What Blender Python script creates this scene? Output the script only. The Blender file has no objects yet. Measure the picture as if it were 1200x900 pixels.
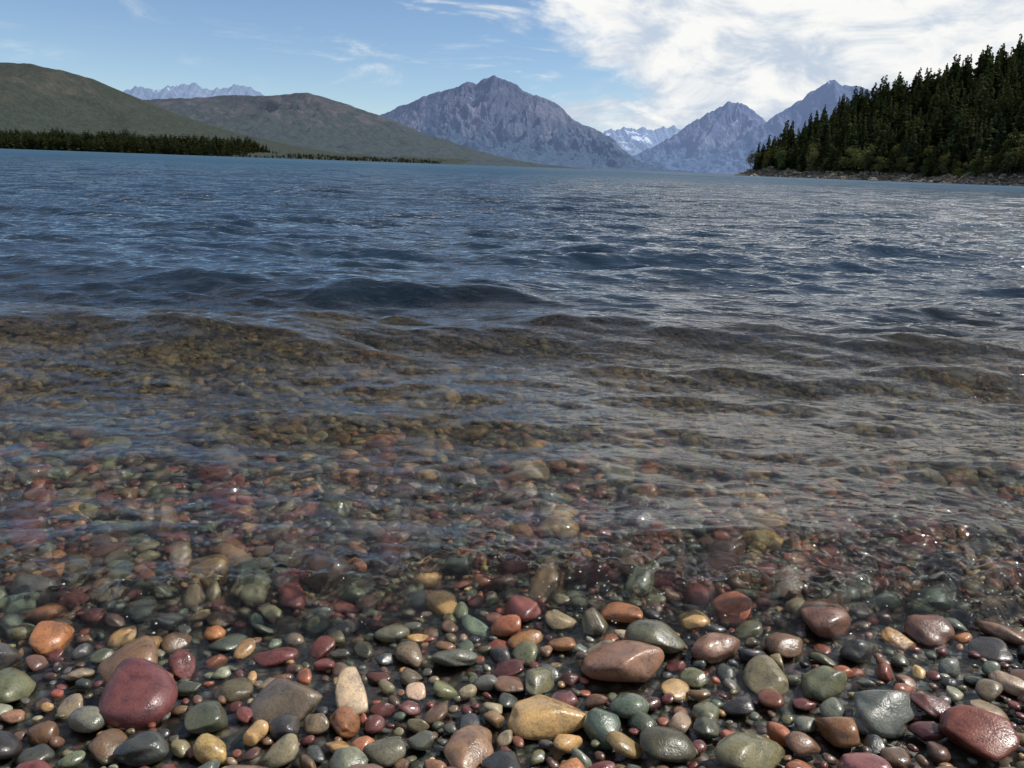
import bpy, math, random
import numpy as np
from mathutils import Matrix, Vector, Euler
import bmesh
rng=np.random.default_rng(7); random.seed(7)
sc=bpy.context.scene
sc.view_settings.view_transform='Standard'; sc.view_settings.look='None'; sc.view_settings.exposure=0

# ------------------------------------------------------------ noise
_p=np.random.default_rng(3).permutation(256); PERM=np.concatenate([_p,_p,_p])
_a=np.random.default_rng(4).uniform(0,2*math.pi,256); GX=np.cos(_a); GY=np.sin(_a)
def pn(x,y,s=0):
    x=np.asarray(x,float)+s*17.31; y=np.asarray(y,float)+s*9.77
    xi=np.floor(x).astype(int); yi=np.floor(y).astype(int); fx=x-xi; fy=y-yi
    xi&=255; yi&=255
    u=fx*fx*fx*(fx*(fx*6-15)+10); v=fy*fy*fy*(fy*(fy*6-15)+10)
    def g(a,b,dx,dy):
        h=PERM[PERM[a]+b]; return GX[h]*dx+GY[h]*dy
    n00=g(xi,yi,fx,fy); n10=g(xi+1,yi,fx-1,fy); n01=g(xi,yi+1,fx,fy-1); n11=g(xi+1,yi+1,fx-1,fy-1)
    return 1.5*((n00*(1-u)+n10*u)*(1-v)+(n01*(1-u)+n11*u)*v)
def fbm(x,y,o=5,s=0,g=0.5):
    t=0;a=1;f=1
    for i in range(o): t=t+a*pn(x*f,y*f,s+i); a*=g; f*=2.03
    return t
def ridged(x,y,o=5,s=0,g=0.5):
    t=0;a=1;f=1;n=0
    for i in range(o): t=t+a*(1-np.abs(pn(x*f,y*f,s+i))*1.6); n+=a; a*=g; f*=2.1
    return t/n
def ss(x,a,b):
    t=np.clip((x-a)/(b-a),0,1); return t*t*(3-2*t)

# ------------------------------------------------------------ mesh helpers
def mesh_obj(name,V,F,mat,col=None,smooth=True,parent=None):
    V=np.ascontiguousarray(V,dtype=np.float32); F=np.ascontiguousarray(F,dtype=np.int32)
    k=F.shape[1]; me=bpy.data.meshes.new(name)
    me.vertices.add(len(V)); me.vertices.foreach_set('co',V.ravel())
    me.loops.add(F.size); me.loops.foreach_set('vertex_index',F.ravel())
    me.polygons.add(len(F)); me.polygons.foreach_set('loop_start',np.arange(0,F.size,k,dtype=np.int32))
    me.polygons.foreach_set('use_smooth',np.full(len(F),smooth))
    me.update(calc_edges=True)
    if col is not None:
        a=me.color_attributes.new('col','FLOAT_COLOR','POINT')
        c=np.ones((len(V),4),np.float32); c[:,:col.shape[1]]=col
        a.data.foreach_set('color',c.ravel())
    me.materials.append(mat)
    ob=bpy.data.objects.new(name,me); sc.collection.objects.link(ob)
    if parent: ob.parent=parent
    return ob
def grid_faces(nr,nc):
    i=np.arange(nr-1)[:,None]*nc+np.arange(nc-1)[None,:]
    i=i.ravel(); return np.stack([i,i+1,i+nc+1,i+nc],1)

# ------------------------------------------------------------ material helper
class M:
    def __init__(s,name):
        s.m=bpy.data.materials.new(name); s.m.use_nodes=True; s.t=s.m.node_tree; s.t.nodes.clear()
        s.out=s.n('ShaderNodeOutputMaterial')
    def n(s,ty,inp=None,**kw):
        nd=s.t.nodes.new(ty)
        for k,v in kw.items(): setattr(nd,k,v)
        if inp:
            for k,v in inp.items():
                if isinstance(v,bpy.types.NodeSocket): s.t.links.new(v,nd.inputs[k])
                else: nd.inputs[k].default_value=v
        return nd
    def math(s,op,a,b=0.0,c=0.0,clamp=False):
        return s.n('ShaderNodeMath',{0:a,1:b,2:c},operation=op,use_clamp=clamp).outputs[0]
    def mr(s,v,a,b,c=0.0,d=1.0,smooth=True):
        return s.n('ShaderNodeMapRange',{0:v,1:a,2:b,3:c,4:d},interpolation_type='SMOOTHSTEP' if smooth else 'LINEAR').outputs[0]
    def mix(s,f,a,b,mode='MIX'):
        return s.n('ShaderNodeMix',{0:f,6:a,7:b},data_type='RGBA',blend_type=mode).outputs[2]
    def noise(s,vec,scale,detail=4,rough=0.5,dist=0.0):
        return s.n('ShaderNodeTexNoise',{'Vector':vec,'Scale':scale,'Detail':detail,'Roughness':rough,'Distortion':dist}).outputs[0]
    def pos(s): return s.n('ShaderNodeNewGeometry').outputs['Position']
    def mapv(s,v,sc_): return s.n('ShaderNodeMapping',{'Vector':v,'Scale':sc_}).outputs[0]
    def surf(s,sh): s.t.links.new(sh,s.out.inputs[0])
def rgb(r,g,b): return (r,g,b,1)

# ------------------------------------------------------------ lake-side layout
CAM_H=0.55
def bed_z(x,y):
    x=np.asarray(x,float); y=np.asarray(y,float)
    near=-0.038+0.045*np.clip(0.97-y,-5,100)
    z=np.where(y<0.97,near,-0.038-0.070*(y-0.97))
    z=np.where(y>6,-0.39-0.06*(np.minimum(y,90)-6),z)
    z=np.minimum(z,2.5)
    z=z+0.018*pn(x*1.7,y*1.7,5)*ss(y,0.2,1.5)
    z=z+0.006*pn(x*4,y*4,6)
    return z
def front_y(x):
    return 0.925+0.08*pn(x*1.9,0.3,11)+0.04*pn(x*6,0.7,12)+0.014*pn(x*17,0.7,13)+0.07*np.clip(x,-1,1)

# ------------------------------------------------------------ pebbles
def ico(sub):
    bm=bmesh.new(); bmesh.ops.create_icosphere(bm,subdivisions=sub,radius=1)
    V=np.array([v.co[:] for v in bm.verts]); F=np.array([[v.index for v in f.verts] for f in bm.faces]); bm.free()
    return V,F
PAL=np.array([[.115,.034,.029],[.082,.028,.026],[.20,.072,.038],[.15,.050,.032],[.090,.085,.048],[.074,.078,.050],[.072,.085,.066],
 [.050,.056,.056],[.070,.068,.060],[.26,.17,.075],[.13,.075,.045],[.085,.048,.034],[.026,.025,.025],[.29,.245,.17],[.15,.12,.08],[.22,.10,.045],[.12,.125,.095]])
PW=np.array([9,10,5,9,9,9,6,5,9,4.5,12,12,6,1.5,11,3,5.]); PW/=PW.sum()
cells={}; CS=0.05
def try_add(x,y,r,k):
    cx=int(math.floor(x/CS)); cy=int(math.floor(y/CS))
    for i in (-2,-1,0,1,2):
        for j in (-2,-1,0,1,2):
            for (a,b,c) in cells.get((cx+i,cy+j),()):
                d=(r+c)*k
                if (a-x)**2+(b-y)**2<d*d: return False
    cells.setdefault((cx,cy),[]).append((x,y,r)); return True
def scatter(n,y0,y1,wa,wb,r0,r1,k,pw=1.0):
    out=[]
    for _ in range(n):
        y=math.sqrt(random.uniform(y0*y0,y1*y1)) if y1>2 else random.uniform(y0,y1)
        w=wa*y+wb; x=random.uniform(-w,w); r=r0+(r1-r0)*random.random()**pw
        if try_add(x,y,r,k): out.append((x,y,r))
    return np.array(out)
def build_stones(P,sub,sink,cut=5):
    n=len(P); V,F=ico(sub); nv=len(V)
    u=np.repeat(V[None],n,0)
    rad=np.ones((n,nv))
    for j in range(5):
        f=rng.normal(size=(n,1,3))*(1.1+0.6*j); ph=rng.uniform(0,6.28,(n,1))
        rad+=(0.14/(1+0.7*j))*np.sin((u*f).sum(2)+ph)
    u=u*rad[...,None]
    for j in range(cut):   # worn facets
        nn=rng.normal(size=(n,1,3)); nn/=np.linalg.norm(nn,axis=2,keepdims=True)
        h=rng.uniform(.5,.9,(n,1)); ex=np.maximum((u*nn).sum(2)-h,0)
        u=u-nn*(ex*.72)[...,None]
    r=P[:,2]*1.1; b=r*rng.uniform(.60,.95,n); c=r*rng.uniform(.34,.62,n)
    u=u*np.stack([r,b,c],1)[:,None,:]
    tx=rng.normal(0,.2,n); ty=rng.normal(0,.2,n); yw=rng.normal(0,0.9,n)
    def rot(u,a,i,j):
        ca=np.cos(a)[:,None]; sa=np.sin(a)[:,None]; w=u.copy()
        w[...,i]=ca*u[...,i]-sa*u[...,j]; w[...,j]=sa*u[...,i]+ca*u[...,j]; return w
    u=rot(u,tx,1,2); u=rot(u,ty,0,2); u=rot(u,yw,0,1)
    z=bed_z(P[:,0],P[:,1])+c*sink+rng.uniform(-.002,.005,n)
    u=u+np.stack([P[:,0],P[:,1],z],1)[:,None,:]
    ci=rng.choice(len(PAL),n,p=PW); col=PAL[ci]*rng.uniform(.6,1.5,(n,1))*rng.uniform(.92,1.08,(n,3))
    C=np.concatenate([np.repeat(col[:,None,:],nv,1),np.repeat(rng.random((n,1,1)),nv,1)],2)
    FF=(F[None]+np.arange(n)[:,None,None]*nv).reshape(-1,3)
    return u.reshape(-1,3),FF,C.reshape(-1,4)
def join(parts):
    o=0;Vs=[];Fs=[];Cs=[]
    for V,F,C in parts:
        Vs.append(V);Fs.append(F+o);Cs.append(C);o+=len(V)
    return np.concatenate(Vs),np.concatenate(Fs),np.concatenate(Cs)

def stone_mat(name,algae=False):
    m=M(name); p=m.pos(); at=m.n('ShaderNodeAttribute',attribute_name='col')
    rnd=at.outputs['Alpha']; off=m.n('ShaderNodeCombineXYZ',{0:m.math('MULTIPLY',rnd,37.),1:m.math('MULTIPLY',rnd,11.),2:0.}).outputs[0]
    v=m.n('ShaderNodeVectorMath',{0:p,1:off},operation='ADD').outputs[0]
    n1=m.noise(v,50,4,.65,.3); n2=m.noise(v,420,2,.6)
    c=m.mix(m.mr(n1,.35,.65,.0,.85),at.outputs['Color'],m.mix(1.,at.outputs['Color'],rgb(1.6,1.5,1.3),'MULTIPLY'))
    c=m.mix(m.mr(n1,.45,.3,0,.6),c,m.mix(1.,c,rgb(.45,.45,.5),'MULTIPLY'))
    c=m.mix(m.mr(n2,.5,.72,0,.6),c,m.mix(1.,c,rgb(.35,.35,.35),'MULTIPLY'))
    if algae:
        c=m.mix(1.,c,rgb(1.25,1.25,1.15),'MULTIPLY')
        an=m.noise(p,1.3,2,.5); y=m.n('ShaderNodeSeparateXYZ',{0:p}).outputs[1]
        af=m.math('MULTIPLY',m.mr(y,1.45,2.0,.3,.95),m.mr(an,.3,.6,.6,1.))
        c=m.mix(af,c,m.mix(m.mr(n1,.38,.68),rgb(.030,.025,.012),rgb(.24,.16,.065)))
        m.surf(m.n('ShaderNodeBsdfPrincipled',{'Base Color':c,'Roughness':.6,'Specular IOR Level':.2}).outputs[0]); return m.m
    h=m.math('ADD',n1,m.math('MULTIPLY',n2,.3))
    b=m.n('ShaderNodeBump',{'Height':h,'Strength':.7,'Distance':.002})
    bs=m.n('ShaderNodeBsdfPrincipled',{'Base Color':c,'Roughness':m.mr(n1,.3,.7,.25,.42),'Normal':b.outputs[0],'Coat Weight':m.mr(rnd,.1,.7,.4,1.),'Coat Roughness':.05,'Coat IOR':1.33,'Specular IOR Level':.4})
    m.surf(bs.outputs[0]); return m.m
SM=stone_mat('wet_stone'); SU=stone_mat('submerged_stone',True)
big=scatter(700,.45,1.5,.7,.5,.020,.041,.92,1.5)
med=scatter(6000,.45,1.5,.7,.5,.011,.021,.80,1.2)
sm=scatter(12000,.45,1.45,.7,.5,.0045,.009,.8)
uw1=scatter(1200,1.45,5.2,.72,.4,.026,.050,.9,1.8)
uw2=scatter(15000,1.45,5.2,.72,.4,.013,.025,.82)
print('stones',len(big),len(med),len(sm),len(uw1),len(uw2))
V,F,C=join([build_stones(big,4,.60),build_stones(med,3,.60),build_stones(sm,2,.7,3)])
mesh_obj('beach_pebbles',V,F,SM,C)
V,F,C=join([build_stones(uw1,3,.4),build_stones(uw2,2,.4)])
mesh_obj('underwater_pebbles',V,F,SU,C)

# ------------------------------------------------------------ ground / lake bed
ys=np.concatenate([-np.geomspace(60,.5,40),np.linspace(-.3,6,260),np.geomspace(6.1,16000,120)])
us=np.linspace(-1,1,260)
Y=np.repeat(ys[:,None],260,1); X=us[None,:]*(2.5+1.1*np.abs(Y)+np.where(Y<0,20,0))
Z=bed_z(X,Y)-0.004
m=M('gravel_bed'); p=m.pos()
vo=m.n('ShaderNodeTexVoronoi',{'Vector':p,'Scale':70.,'Randomness':1.})
hue=m.n('ShaderNodeValToRGB',{0:m.n('ShaderNodeSeparateColor',{0:vo.outputs['Color']}).outputs[0]}); cr=hue.color_ramp; cr.interpolation='CONSTANT'
for i,(q,c) in enumerate([(0,(.08,.04,.03)),(.2,(.06,.065,.05)),(.4,(.10,.07,.045)),(.55,(.05,.055,.05)),(.7,(.08,.04,.03)),(.85,(.15,.115,.07))]):
    e=cr.elements[0] if i==0 else (cr.elements[1] if i==1 else cr.elements.new(q)); e.position=q; e.color=(*c,1)
c=m.mix(m.mr(vo.outputs[0],.2,.7,0,.8),hue.outputs[0],rgb(.015,.013,.01))
b=m.n('ShaderNodeBump',{'Height':vo.outputs[0],'Strength':1.,'Distance':.006},invert=True)
m.surf(m.n('ShaderNodeBsdfPrincipled',{'Base Color':c,'Roughness':.45,'Normal':b.outputs[0]}).outputs[0])
mesh_obj('lake_bed_ground',np.stack([X,Y,Z],-1).reshape(-1,3),grid_faces(len(ys),260),m.m)

# ------------------------------------------------------------ water
nr,nc=1300,1000
ys=np.concatenate([np.geomspace(.42,70,nr),np.geomspace(71,15500,130)]); NR=len(ys)
us=np.linspace(-1,1,nc)
Y=np.repeat(ys[:,None],nc,1); X=us[None,:]*(.75*Y+.9)
dy=np.gradient(ys)[:,None]
fy=front_y(X)
Zw=np.zeros_like(Y)
wr=np.random.default_rng(21)
gust=1+.5*fbm(X[:nr]*.4,Y[:nr]*.6,3,30)
chop=1+.7*fbm(X[:nr]*1.1,Y[:nr]*1.6,3,33)
NW=90
for i in range(NW):
    lam=.035*(2.2/.035)**(i/(NW-1.))*wr.uniform(.9,1.1)
    th=wr.normal(.10,.42 if lam<.2 else (.26 if lam<.8 else .18)); k=2*math.pi/lam
    amp=lam*(.0066 if lam<.12 else (.0086 if lam<.40 else (.0064 if lam<1 else .0036)))
    ph=wr.uniform(0,6.28)
    lod=ss(lam/dy[:nr],3.0,7)
    a=k*(X[:nr]*math.sin(th)+Y[:nr]*math.cos(th))+ph+2.0*pn(X[:nr]/lam*.12,Y[:nr]/lam*.2,i)
    Zw[:nr]+=amp*lod*(np.sin(a)+.25*np.cos(2*a))*(chop if lam<.5 else 1)
near=ss(Y[:nr],.95,2.6)*.64+.36
Zw[:nr]*=near*gust
Zw[:nr]+=ss(Y[:nr],3.4,1.2)*.0055*ridged(X[:nr]*5,Y[:nr]*10,3,40)
def crest(x0,x1,yc,slope,amp,w):
    xx=X[:nr]; yy=Y[:nr]; c=yc+slope*xx+.08*pn(xx*2.0,yc,51)*min(1,yc/2)
    d=(yy-c)/np.where(yy<c,w*.5,w*1.3)
    Zw[:nr]+=amp*(1+.5*pn(xx*3,yy*3,52))*np.exp(-d*d)*ss(xx,x0,x0+.3)*(1-ss(xx,x1-.3,x1))
crest(.05,1.0,1.13,.05,.023,.075)
crest(-1.9,-.35,2.35,.05,.052,.24)
crest(-.75,.5,1.6,.1,.017,.13)
crest(-.2,1.1,2.8,-.08,.030,.2)
crest(-1.0,.2,3.5,.1,.034,.24)
crest(.5,3.0,4.3,.1,.030,.28)
crest(-3.3,-.8,5.0,-.05,.038,.33)
film=bed_z(X,Y)+.009-.040*np.clip(fy-Y,0,2)*(1+.5*ss(X,-.3,.6))+.0014*pn(X*30,Y*30,60)
t=ss(Y,fy-.012,fy+.050)
Zw=film*(1-t)+Zw*t
e=(Y-fy)
Zw+=.014*np.exp(-((e-.046)/.019)**2)*(Y<3)*(1+.7*pn(X*14,Y*3,61))
Zw[:nr]+=.0095*np.exp(-((e[:nr]-.07)/.075)**2)*(pn(X[:nr]*28,Y[:nr]*36,62)+.6*pn(X[:nr]*60,Y[:nr]*75,63))
m=M('lake_water'); p=m.pos(); sp=m.n('ShaderNodeSeparateXYZ',{0:p}); py=sp.outputs[1]
n1=m.noise(m.mapv(p,(.5,1.,1.)),24,3,.5,.7); n2=m.noise(m.mapv(p,(.35,1,1)),5.5,4,.66,.5)
h=m.math('ADD',m.math('MULTIPLY',n1,m.mr(py,.9,4.,.0034,.010)),m.math('MULTIPLY',n2,m.mr(py,1.5,12.,.004,.11)))
b=m.n('ShaderNodeBump',{'Height':h,'Strength':1.,'Distance':1.})
fr=m.n('ShaderNodeFresnel',{'IOR':1.333,'Normal':b.outputs[0]}).outputs[0]
streak=m.noise(m.mapv(p,(.012,.05,1)),1.,4,.6)
far=m.mr(py,8.,110.,0.,1.)
k=m.math('SUBTRACT',1.,m.math('MULTIPLY',far,m.mr(streak,.3,.7,.5,.82)))
k=m.math('MULTIPLY',k,m.mr(py,150.,900.,1.,.65))
fac=m.math('MULTIPLY',fr,k)
rough=m.math('ADD',m.mr(py,1.5,9.,.015,.05),m.mr(py,9.,150.,.0,.22))
gl=m.n('ShaderNodeBsdfGlossy',{'Color':rgb(1,1,1),'Roughness':rough,'Normal':b.outputs[0]})
tr=m.n('ShaderNodeBsdfTransparent',{'Color':rgb(.94,.98,.96)})
rf=m.n('ShaderNodeBsdfRefraction',{'Color':rgb(.94,.98,.96),'Roughness':0.,'IOR':1.333,'Normal':b.outputs[0]})
clear=m.n('ShaderNodeMixShader',{0:.45,1:tr.outputs[0],2:rf.outputs[0]})
dc=m.mix(m.mr(py,8.,90.),rgb(.011,.027,.049),rgb(.016,.056,.100))
df=m.n('ShaderNodeBsdfDiffuse',{'Color':dc})
dn=m.noise(p,1.6,2,.5)
dep=m.mr(m.math('ADD',py,m.math('MULTIPLY',m.math('SUBTRACT',dn,.5),2.6)),2.0,4.8,.0,1.)
body=m.n('ShaderNodeMixShader',{0:dep,1:clear.outputs[0],2:df.outputs[0]})
m.surf(m.n('ShaderNodeMixShader',{0:fac,1:body.outputs[0],2:gl.outputs[0]}).outputs[0])
mesh_obj('lake_water',np.stack([X,Y,Zw],-1).reshape(-1,3),grid_faces(NR,nc),m.m)
# bubbles and droplets carried by the lapping edge
br=np.random.default_rng(9); n=900
bx=br.uniform(-1.1,1.2,n); keep=br.random(n)<np.clip(.25+1.4*pn(bx*4,bx*0,81)+.35*bx,0.03,1); bx=bx[keep]; n=len(bx)
by=front_y(bx)+br.normal(.02,.035,n)
ri=np.clip(np.searchsorted(ys,by),0,nr-1); ci_=np.clip(((bx/(.75*by+.9)+1)/2*(nc-1)).round().astype(int),0,nc-1)
bz=np.maximum(Zw[ri,ci_],bed_z(bx,by)+.004)
Vi,Fi=ico(2); rb=br.uniform(.0006,.0019,n)
B=Vi[None]*rb[:,None,None]*np.array([1,1,.7])+np.stack([bx,by,bz],1)[:,None,:]
m=M('bubble_film'); m.surf(m.n('ShaderNodeBsdfPrincipled',{'Base Color':rgb(.75,.78,.78),'Roughness':.08,'Alpha':.45,'Coat Weight':1.}).outputs[0])
mesh_obj('foam_bubbles',B.reshape(-1,3),(Fi[None]+np.arange(n)[:,None,None]*len(Vi)).reshape(-1,3),m.m)

# ------------------------------------------------------------ mountains (skyline points in image pixels, scaled to metres by distance)
def skyline_from_px(pts,D):
    a=np.array(pts,float); hz=194.5+.0355*(a[:,0]-600)
    return D*(a[:,0]-609)/976., D*(hz-a[:,1])/1011.+CAM_H
def mountain(name,pts,D,foot,mat,seed,nx=420,nt=130,ero=.35,fs=1.0,jag=.02,power=1.1):
    px,pz=skyline_from_px(pts,D)
    X=np.linspace(px[0],px[-1],nx); H=np.interp(X,px,pz)
    S=(px[-1]-px[0]); H=H+jag*H.max()*fbm(X/S*40,X*0,4,seed)*ss(H,0,H.max()*.3)
    t=np.concatenate([np.linspace(0,1,nt),1+np.linspace(.03,.6,20)])
    T=np.repeat(t[:,None],nx,1); XX=np.repeat(X[None],len(t),0); HH=np.repeat(H[None],len(t),0)
    Yd=foot+(D-foot)*T
    prof=np.where(T<=1,np.clip(T,0,1)**power,1-(T-1)*.9)
    q=XX/(D-foot)*3*fs
    w=.6*fbm(q*.8,T*2.2,4,seed+9)
    r=ridged(q*1.3+w,T*1.9+w*.7,6,seed+3,.58)
    env=np.clip(T*(1-T)*4,0,1)**.7
    Z=HH*prof*(1-ero*env*(1-r)*1.6)+HH.max()*.03*env*fbm(q*8,T*9,4,seed+5)
    Z=np.minimum(Z,HH*np.where(T<=1,Yd/D,1.))
    Z[0]=-3
    return mesh_obj(name,np.stack([XX,Yd,Z],-1).reshape(-1,3),grid_faces(len(t),nx),mat)
def mtn_mat(name,rock,dark,veg,vegz,haze_glow_col,haze_glow,scale,snow=None,snowamt=0,snowc=(.5,.54,.62)):
    m=M(name); p=m.pos(); z=m.n('ShaderNodeSeparateXYZ',{0:p}).outputs[2]
    a=m.noise(p,scale,5,.65,.3); b2=m.noise(m.mapv(p,(1,1,.35)),scale*4,5,.68,.8); f=m.noise(p,scale*16,3,.7)
    c=m.mix(m.mr(b2,.38,.62),dark,rock)
    c=m.mix(m.mr(a,.42,.62,0,.75),c,dark)
    c=m.mix(m.mr(f,.5,.68,0,.5),c,m.mix(1.,c,rgb(.5,.5,.55),'MULTIPLY'))
    zz=m.math('ADD',z,m.math('MULTIPLY',m.math('SUBTRACT',b2,.5),vegz*2.6))
    c=m.mix(m.mr(zz,vegz*.6,vegz*1.25,1.,0.),c,m.mix(m.mr(f,.4,.6),veg,m.mix(1.,veg,rgb(1.7,1.6,1.4),'MULTIPLY')))
    if snow:
        sn=m.math('MULTIPLY',m.mr(b2,.60-snowamt,.66-snowamt),m.mr(z,snow*.8,snow))
        c=m.mix(sn,c,rgb(*snowc))
    bp=m.n('ShaderNodeBump',{'Height':m.math('ADD',b2,m.math('MULTIPLY',f,.5)),'Strength':.7,'Distance':.35/scale*.25})
    m.surf(m.n('ShaderNodeBsdfPrincipled',{'Base Color':c,'Roughness':.95,'Specular IOR Level':.1,'Normal':bp.outputs[0],'Emission Color':haze_glow_col,'Emission Strength':haze_glow}).outputs[0])  # aerial haze painted in: bluish self-emission on the slopes, no air volume
    return m.m
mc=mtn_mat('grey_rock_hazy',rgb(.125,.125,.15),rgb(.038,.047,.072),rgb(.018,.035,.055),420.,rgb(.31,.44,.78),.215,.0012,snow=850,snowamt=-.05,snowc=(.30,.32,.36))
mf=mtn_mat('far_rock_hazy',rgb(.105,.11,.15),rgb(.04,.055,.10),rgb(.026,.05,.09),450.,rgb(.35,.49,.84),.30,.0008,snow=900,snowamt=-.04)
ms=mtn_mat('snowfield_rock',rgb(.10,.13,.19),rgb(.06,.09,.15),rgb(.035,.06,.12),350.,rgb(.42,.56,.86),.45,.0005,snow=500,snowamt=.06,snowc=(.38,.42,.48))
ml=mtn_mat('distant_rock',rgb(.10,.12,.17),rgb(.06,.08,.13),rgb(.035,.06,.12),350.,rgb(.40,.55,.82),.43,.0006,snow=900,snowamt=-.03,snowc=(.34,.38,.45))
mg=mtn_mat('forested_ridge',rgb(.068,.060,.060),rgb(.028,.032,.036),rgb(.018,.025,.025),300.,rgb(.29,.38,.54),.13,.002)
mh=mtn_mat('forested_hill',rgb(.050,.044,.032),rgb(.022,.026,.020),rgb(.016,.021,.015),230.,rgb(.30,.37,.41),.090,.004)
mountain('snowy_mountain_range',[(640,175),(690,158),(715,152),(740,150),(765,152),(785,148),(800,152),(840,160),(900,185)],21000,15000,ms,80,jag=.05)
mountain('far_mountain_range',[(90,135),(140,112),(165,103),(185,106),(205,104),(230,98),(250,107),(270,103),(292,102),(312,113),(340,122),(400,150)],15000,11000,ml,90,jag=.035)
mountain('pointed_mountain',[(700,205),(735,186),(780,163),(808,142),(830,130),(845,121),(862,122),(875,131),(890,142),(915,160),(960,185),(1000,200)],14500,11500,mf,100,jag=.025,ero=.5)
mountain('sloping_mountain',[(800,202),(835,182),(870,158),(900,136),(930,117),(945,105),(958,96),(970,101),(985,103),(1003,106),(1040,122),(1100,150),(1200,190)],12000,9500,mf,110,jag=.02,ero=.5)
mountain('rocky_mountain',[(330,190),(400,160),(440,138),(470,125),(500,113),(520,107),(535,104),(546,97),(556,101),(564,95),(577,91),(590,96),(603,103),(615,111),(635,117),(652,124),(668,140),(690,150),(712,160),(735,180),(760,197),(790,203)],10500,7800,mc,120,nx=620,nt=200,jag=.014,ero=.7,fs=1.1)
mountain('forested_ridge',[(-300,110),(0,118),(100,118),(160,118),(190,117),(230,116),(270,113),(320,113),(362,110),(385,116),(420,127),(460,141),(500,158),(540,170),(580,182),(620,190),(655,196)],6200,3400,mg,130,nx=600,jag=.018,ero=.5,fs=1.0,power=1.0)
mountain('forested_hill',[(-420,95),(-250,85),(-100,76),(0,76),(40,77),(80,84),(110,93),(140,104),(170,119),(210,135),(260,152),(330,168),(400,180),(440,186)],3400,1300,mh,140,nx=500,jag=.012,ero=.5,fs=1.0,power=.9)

# ------------------------------------------------------------ conifers
def conifer(L,nb,seed,fat=.17):
    r=np.random.default_rng(seed); V=[];F=[];C=[]
    n=5
    for i in range(n):
        a=i*2*math.pi/n; V.append((.012*math.cos(a),.012*math.sin(a),-.03))
    V.append((0,0,.97)); 
    for i in range(n): F.append((i,(i+1)%n,5,5))
    C+= [(.08,.06,.045)]*6
    lean=r.normal(0,.01)
    for l in range(L):
        zn=.05+.94*(l/L)**.93; rr=fat*(1-zn)**.7*r.uniform(.7,1.2)+.008
        for bI in range(nb):
            a=r.uniform(0,6.28); q=rr*r.uniform(.55,1.25); z=zn+r.uniform(-.02,.02)
            d=np.array([math.cos(a),math.sin(a),0]); s=np.array([-d[1],d[0],0])
            w=q*r.uniform(.3,.5)+.008; dr=r.uniform(.1,.5)
            b0=np.array([lean*zn,0,z]); tip=b0+d*q+np.array([0,0,-dr*q]); mid=b0+d*q*.6+np.array([0,0,-dr*q*.35])
            k=r.uniform(.6,1.5); cc=(.048*k,.064*k,.028*k)
            i0=len(V); V+=[tuple(b0),tuple(mid+s*w+[0,0,-.25*w]),tuple(tip),tuple(mid-s*w+[0,0,-.25*w])]; F.append((i0,i0+1,i0+2,i0+3)); C+=[cc]*4
            i0=len(V); V+=[tuple(b0+[0,0,.012]),tuple(mid+[0,0,.01]),tuple(tip),tuple(mid+[0,0,-w*1.1-.012])]; F.append((i0,i0+1,i0+2,i0+3)); C+=[cc]*4
    return np.array(V,float),np.array([f for f in F]),np.array(C,float)
def leafy(seed):
    r=np.random.default_rng(seed); P=[];C=[]
    for bI in range(10):
        z=r.uniform(.22,.85); a=r.uniform(0,6.28); d=r.uniform(.05,.24)*(1.2-z)*1.4
        c=np.array([d*math.cos(a),d*math.sin(a),z]); R=r.uniform(.11,.19)
        k0=r.uniform(.75,1.3)
        for j in range(90):
            v=r.normal(size=3); v/=np.linalg.norm(v); q=c+v*R*r.uniform(.55,1.12)*np.array([1,1,.85])
            a1=r.normal(size=3); a1/=np.linalg.norm(a1); b1=np.cross(a1,r.normal(size=3)); b1/=np.linalg.norm(b1)
            s=r.uniform(.016,.03); k=k0*r.uniform(.7,1.3)
            P+=[q-a1*s,q-b1*s*.6,q+a1*s,q+b1*s*.6]; C+=[(.082*k,.098*k,.038*k)]*4
    V=[];n=5
    for i in range(n): V.append((.018*math.cos(i*1.2566),.018*math.sin(i*1.2566),-.03))
    V.append((0,0,.7)); F=[(i,(i+1)%n,5,5) for i in range(n)]; o=len(V)
    P=np.array(P); F2=np.arange(len(P)).reshape(-1,4)+o
    return np.concatenate([np.array(V),P]),np.concatenate([np.array(F),F2]),np.concatenate([np.full((6,3),.08),np.array(C)])
def plant(templates,pts,r):
    parts=[]
    for (x,y,z,h) in pts:
        V,F,C=templates[r.integers(len(templates))]; a=r.uniform(0,6.28); ca,sa=math.cos(a),math.sin(a)
        w=h*r.uniform(.85,1.25)
        W=np.stack([(V[:,0]*ca-V[:,1]*sa)*w+x,(V[:,0]*sa+V[:,1]*ca)*w+y,V[:,2]*h+z],1)
        t=r.uniform(.6,1.5)*np.array([r.uniform(.9,1.3),1,r.uniform(.8,1.1)])
        parts.append((W,F,C*t))
    return join(parts)
m=M('tree_foliage'); at=m.n('ShaderNodeAttribute',attribute_name='col')
bs=m.n('ShaderNodeBsdfDiffuse',{'Color':at.outputs[0]}); tl=m.n('ShaderNodeBsdfTranslucent',{'Color':at.outputs[0]})
m.surf(m.n('ShaderNodeMixShader',{0:.35,1:bs.outputs[0],2:tl.outputs[0]}).outputs[0]); FM=m.m
def fixF(T):
    V,F,C=T; V=list(map(tuple,V)); C=list(map(tuple,C)); out=[]
    for f in F:
        f=list(f)
        if f[2]==f[3]:
            V.append((V[f[2]][0]+.0012,V[f[2]][1],V[f[2]][2])); C.append(C[f[2]]); f[3]=len(V)-1
        out.append(f)
    return np.array(V),np.array(out),np.array(C)
CT=[fixF(conifer(20,6,s,fat)) for s,fat in ((1,.17),(2,.21),(3,.15),(4,.24),(5,.19))]
CL=[fixF(conifer(9,6,s,.28)) for s in (11,12,13)]
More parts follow.
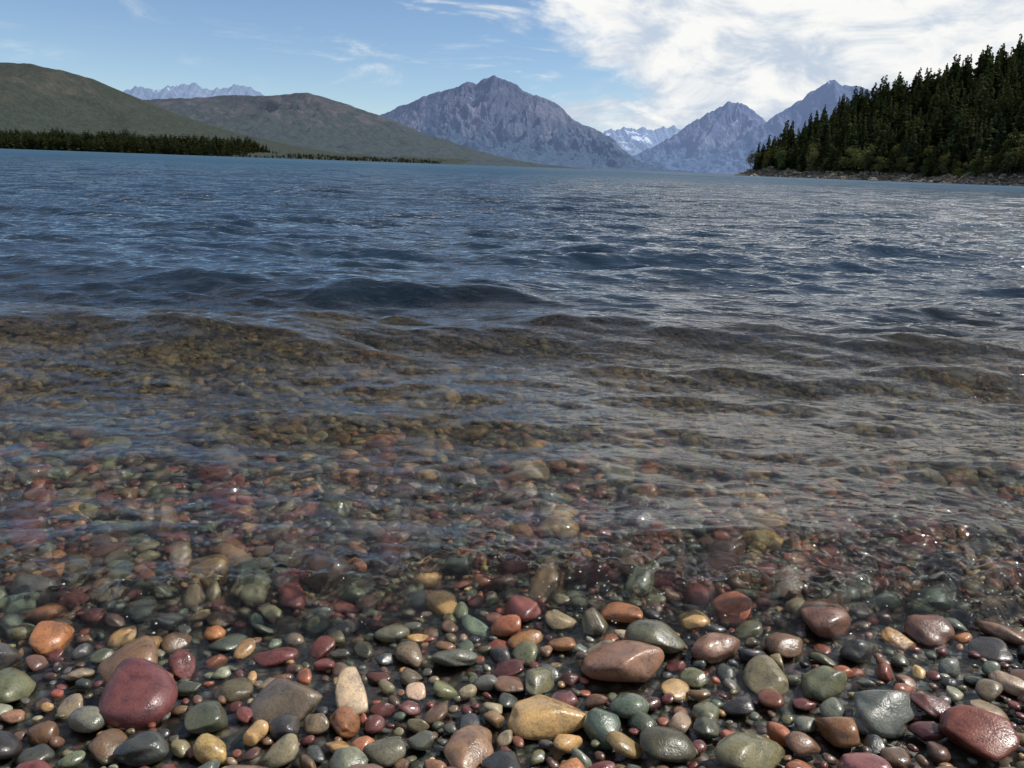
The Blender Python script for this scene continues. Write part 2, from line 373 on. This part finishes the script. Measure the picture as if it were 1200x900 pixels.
LT=[fixF(leafy(s)) for s in (21,22,23)]

# right-hand wooded hillside
def shore_x(y): return np.where(y<420,108+(420-y)*.253,108+(y-420)*1.1)+4*pn(y/18.,y*0,70)+1.5*pn(y/6.,y*0,74)
def hill_z(x,y):
    d=x-shore_x(y)
    z=np.where(d<0,np.maximum(d*.4,-3),(3.2+1.6*pn(x/14,y/14,75))*ss(d,0,9))
    z=z+np.maximum(d-9,0)*.425
    return z+np.clip(d/30,0,1)*(2.5*pn(x/25,y/25,71)+6*pn(x/60,y/60,72))+np.clip(d/5+.3,0,1)*.6*pn(x/3,y/3,73)
yy=np.linspace(20,640,520); uu=np.linspace(-6,330,330)
Yh=np.repeat(yy[:,None],330,1)
Xh=shore_x(Yh)+np.sign(uu)[None,:]*(np.abs(uu)[None,:]/330)**1.4*330
m=M('hillside_ground'); p=m.pos(); z=m.n('ShaderNodeSeparateXYZ',{0:p}).outputs[2]
n1=m.noise(p,.25,4,.65); n2=m.noise(p,1.0,4,.7)
bank=m.mix(m.mr(n2,.38,.62),rgb(.05,.045,.03),rgb(.25,.195,.135))
c=m.mix(m.mr(m.math('ADD',z,m.math('MULTIPLY',n1,6.)),4.6,6.4),bank,m.mix(n2,rgb(.025,.035,.018),rgb(.06,.065,.03)))
bp=m.n('ShaderNodeBump',{'Height':n2,'Strength':1.,'Distance':1.})
m.surf(m.n('ShaderNodeBsdfPrincipled',{'Base Color':c,'Roughness':.95,'Normal':bp.outputs[0]}).outputs[0])
mesh_obj('hillside_terrain',np.stack([Xh,Yh,hill_z(Xh,Yh)],-1).reshape(-1,3),grid_faces(520,330),m.m)
r=np.random.default_rng(5); pts=[]
while len(pts)<2900:
    y=r.uniform(110,520); d=9+r.uniform(0,1)**1.2*210; x=float(shore_x(np.array(y)))+d
    if x/y>.95: continue
    pts.append((x,y,float(hill_z(np.array(x),np.array(y)))-.3,(r.uniform(9,17) if r.random()<.85 else r.uniform(15,21))*(0.8 if d<14 else 1)))
V,F,C=plant(CT,pts,r); mesh_obj('conifer_forest',V,F,FM,C*1.1,smooth=False)
pts=[]
for i in range(260):
    y=r.uniform(150,440); dd=r.uniform(5,16) if i<190 else r.uniform(16,120); x=float(shore_x(np.array(y)))+dd
    pts.append((x,y,float(hill_z(np.array(x),np.array(y)))-.2,r.uniform(2.5,6) if i<70 else r.uniform(5,13)))
V,F,C=plant(LT,pts,r); mesh_obj('broadleaf_shore_trees',V,F,FM,C,smooth=False)
n=800; yb=r.uniform(130,420,n); xb=shore_x(yb)+r.uniform(-1.5,8,n)
Vi,Fi=ico(2); nv=len(Vi); S=r.uniform(.25,1.0,n)*np.where(r.random(n)<.12,1.8,1)
B=Vi[None]*(1+.22*r.normal(size=(n,nv,1)))*S[:,None,None]*np.array([1.2,1,.7])
B+=np.stack([xb,yb,hill_z(xb,yb)+.1],1)[:,None,:]
m=M('shore_rock'); n1=m.noise(m.pos(),1.2,3)
m.surf(m.n('ShaderNodeBsdfPrincipled',{'Base Color':m.mix(m.mr(n1,.35,.65),rgb(.06,.055,.045),rgb(.30,.25,.19)),'Roughness':.9}).outputs[0])
mesh_obj('shoreline_boulders',B.reshape(-1,3),(Fi[None]+np.arange(n)[:,None,None]*nv).reshape(-1,3),m.m,smooth=False)

# left-hand far shore: low land and its tree strip
xs=np.linspace(-1500,-150,300); td=np.linspace(0,1,24)
def ls_y(x): return 1130+(x+400)*.2*(x<-400)+np.maximum(x+400,0)*4.0+12*pn(x/60,x*0,75)
XL=np.repeat(xs[None],24,0); YL=ls_y(XL)+td[:,None]*500; ZL=-1+(16+6*pn(XL/90,YL/90,77))*td[:,None]**.8
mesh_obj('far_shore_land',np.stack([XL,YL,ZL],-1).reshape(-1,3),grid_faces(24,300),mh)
pts=[]
for i in range(4600):
    x=r.uniform(-1250,-385)
    if r.random()<.2: x=r.uniform(-385,-190)
    k=min(1,max(.3,(-375-x)/60)) if x<-375 else .38
    dd=r.uniform(0,1)**1.3; y=float(ls_y(np.array(x)))+6+dd*260
    k*=1.12+.35*float(pn(np.array(x/50),np.array(y/90),78))
    pts.append((x,y,dd*13*k-.5,r.uniform(9,19)*k))
V,F,C=plant(CL,pts,r); mesh_obj('far_shore_forest',V,F,FM,C*.7,smooth=False)

# ------------------------------------------------------------ sun + sky
EL,AZ=math.radians(50),math.radians(76)
S=Vector((math.sin(AZ)*math.cos(EL),math.cos(AZ)*math.cos(EL),math.sin(EL)))
sd=bpy.data.lights.new('sun','SUN'); sd.energy=4.8; sd.angle=math.radians(.5); sd.color=(1,.95,.87)
so=bpy.data.objects.new('sun',sd); so.rotation_euler=S.to_track_quat('Z','Y').to_euler(); sc.collection.objects.link(so)
w=bpy.data.worlds.new('World'); sc.world=w; w.use_nodes=True
class W(M):
    def __init__(s,t): s.t=t; t.nodes.clear(); s.out=s.n('ShaderNodeOutputWorld')
q=W(w.node_tree)
sky=q.n('ShaderNodeTexSky',sky_type='NISHITA',sun_disc=False,sun_elevation=EL,sun_rotation=AZ,altitude=1500.,air_density=1.,dust_density=.0,ozone_density=3.5)
bg=q.n('ShaderNodeBackground',{0:sky.outputs[0],1:.115})
d=q.n('ShaderNodeTexCoord').outputs['Generated']; s3=q.n('ShaderNodeSeparateXYZ',{0:d}); dx,dz=s3.outputs[0],s3.outputs[2]
v=q.mapv(d,(1.,1.,2.6))
nb=q.noise(v,4.5,8,.6,.35); nw=q.noise(q.mapv(d,(1.,1.,4.)),6.,7,.62,.7); nc_=q.noise(q.mapv(d,(1.,1.,2.2)),11.,7,.6,.4)
edge=q.math('ADD',dx,q.math('MULTIPLY',q.math('SUBTRACT',nb,.5),.70))
mask=q.mr(edge,.055,.15)
wis=q.math('MULTIPLY',q.mr(nw,.52,.74),q.mr(dx,-.4,.05,.35,1.))
hi=q.math('MULTIPLY',q.mr(dz,.22,.45,0.,.65),q.mr(nb,.42,.62))  # overhead cloud out of view, added to lighten the water's reflections
mask=q.math('MULTIPLY',mask,q.mr(dz,.30,.5,1.,.3))
dens=q.math('MAXIMUM',q.math('MAXIMUM',mask,wis),hi)
dens=q.math('MULTIPLY',dens,q.mr(dz,.0,.06,.6,1.),clamp=True)
cc=q.mix(q.mr(q.math('ADD',nc_,q.math('MULTIPLY',dz,1.0)),.48,.74),rgb(.54,.63,.75),rgb(.96,.96,.94))
cb=q.n('ShaderNodeBackground',{0:cc,1:1.})
q.surf(q.n('ShaderNodeMixShader',{0:dens,1:bg.outputs[0],2:cb.outputs[0]}).outputs[0])

# ------------------------------------------------------------ camera
cd=bpy.data.cameras.new('camera'); cd.sensor_width=36; cd.lens=942/1200*36; cd.clip_start=.02; cd.clip_end=60000
co=bpy.data.objects.new('camera',cd); sc.collection.objects.link(co); sc.camera=co
R=Euler((math.radians(90-15.15),0,0)).to_matrix()@Matrix.Rotation(math.radians(2.03),3,'Z')
co.matrix_world=Matrix.Translation((0,0,CAM_H))@R.to_4x4()
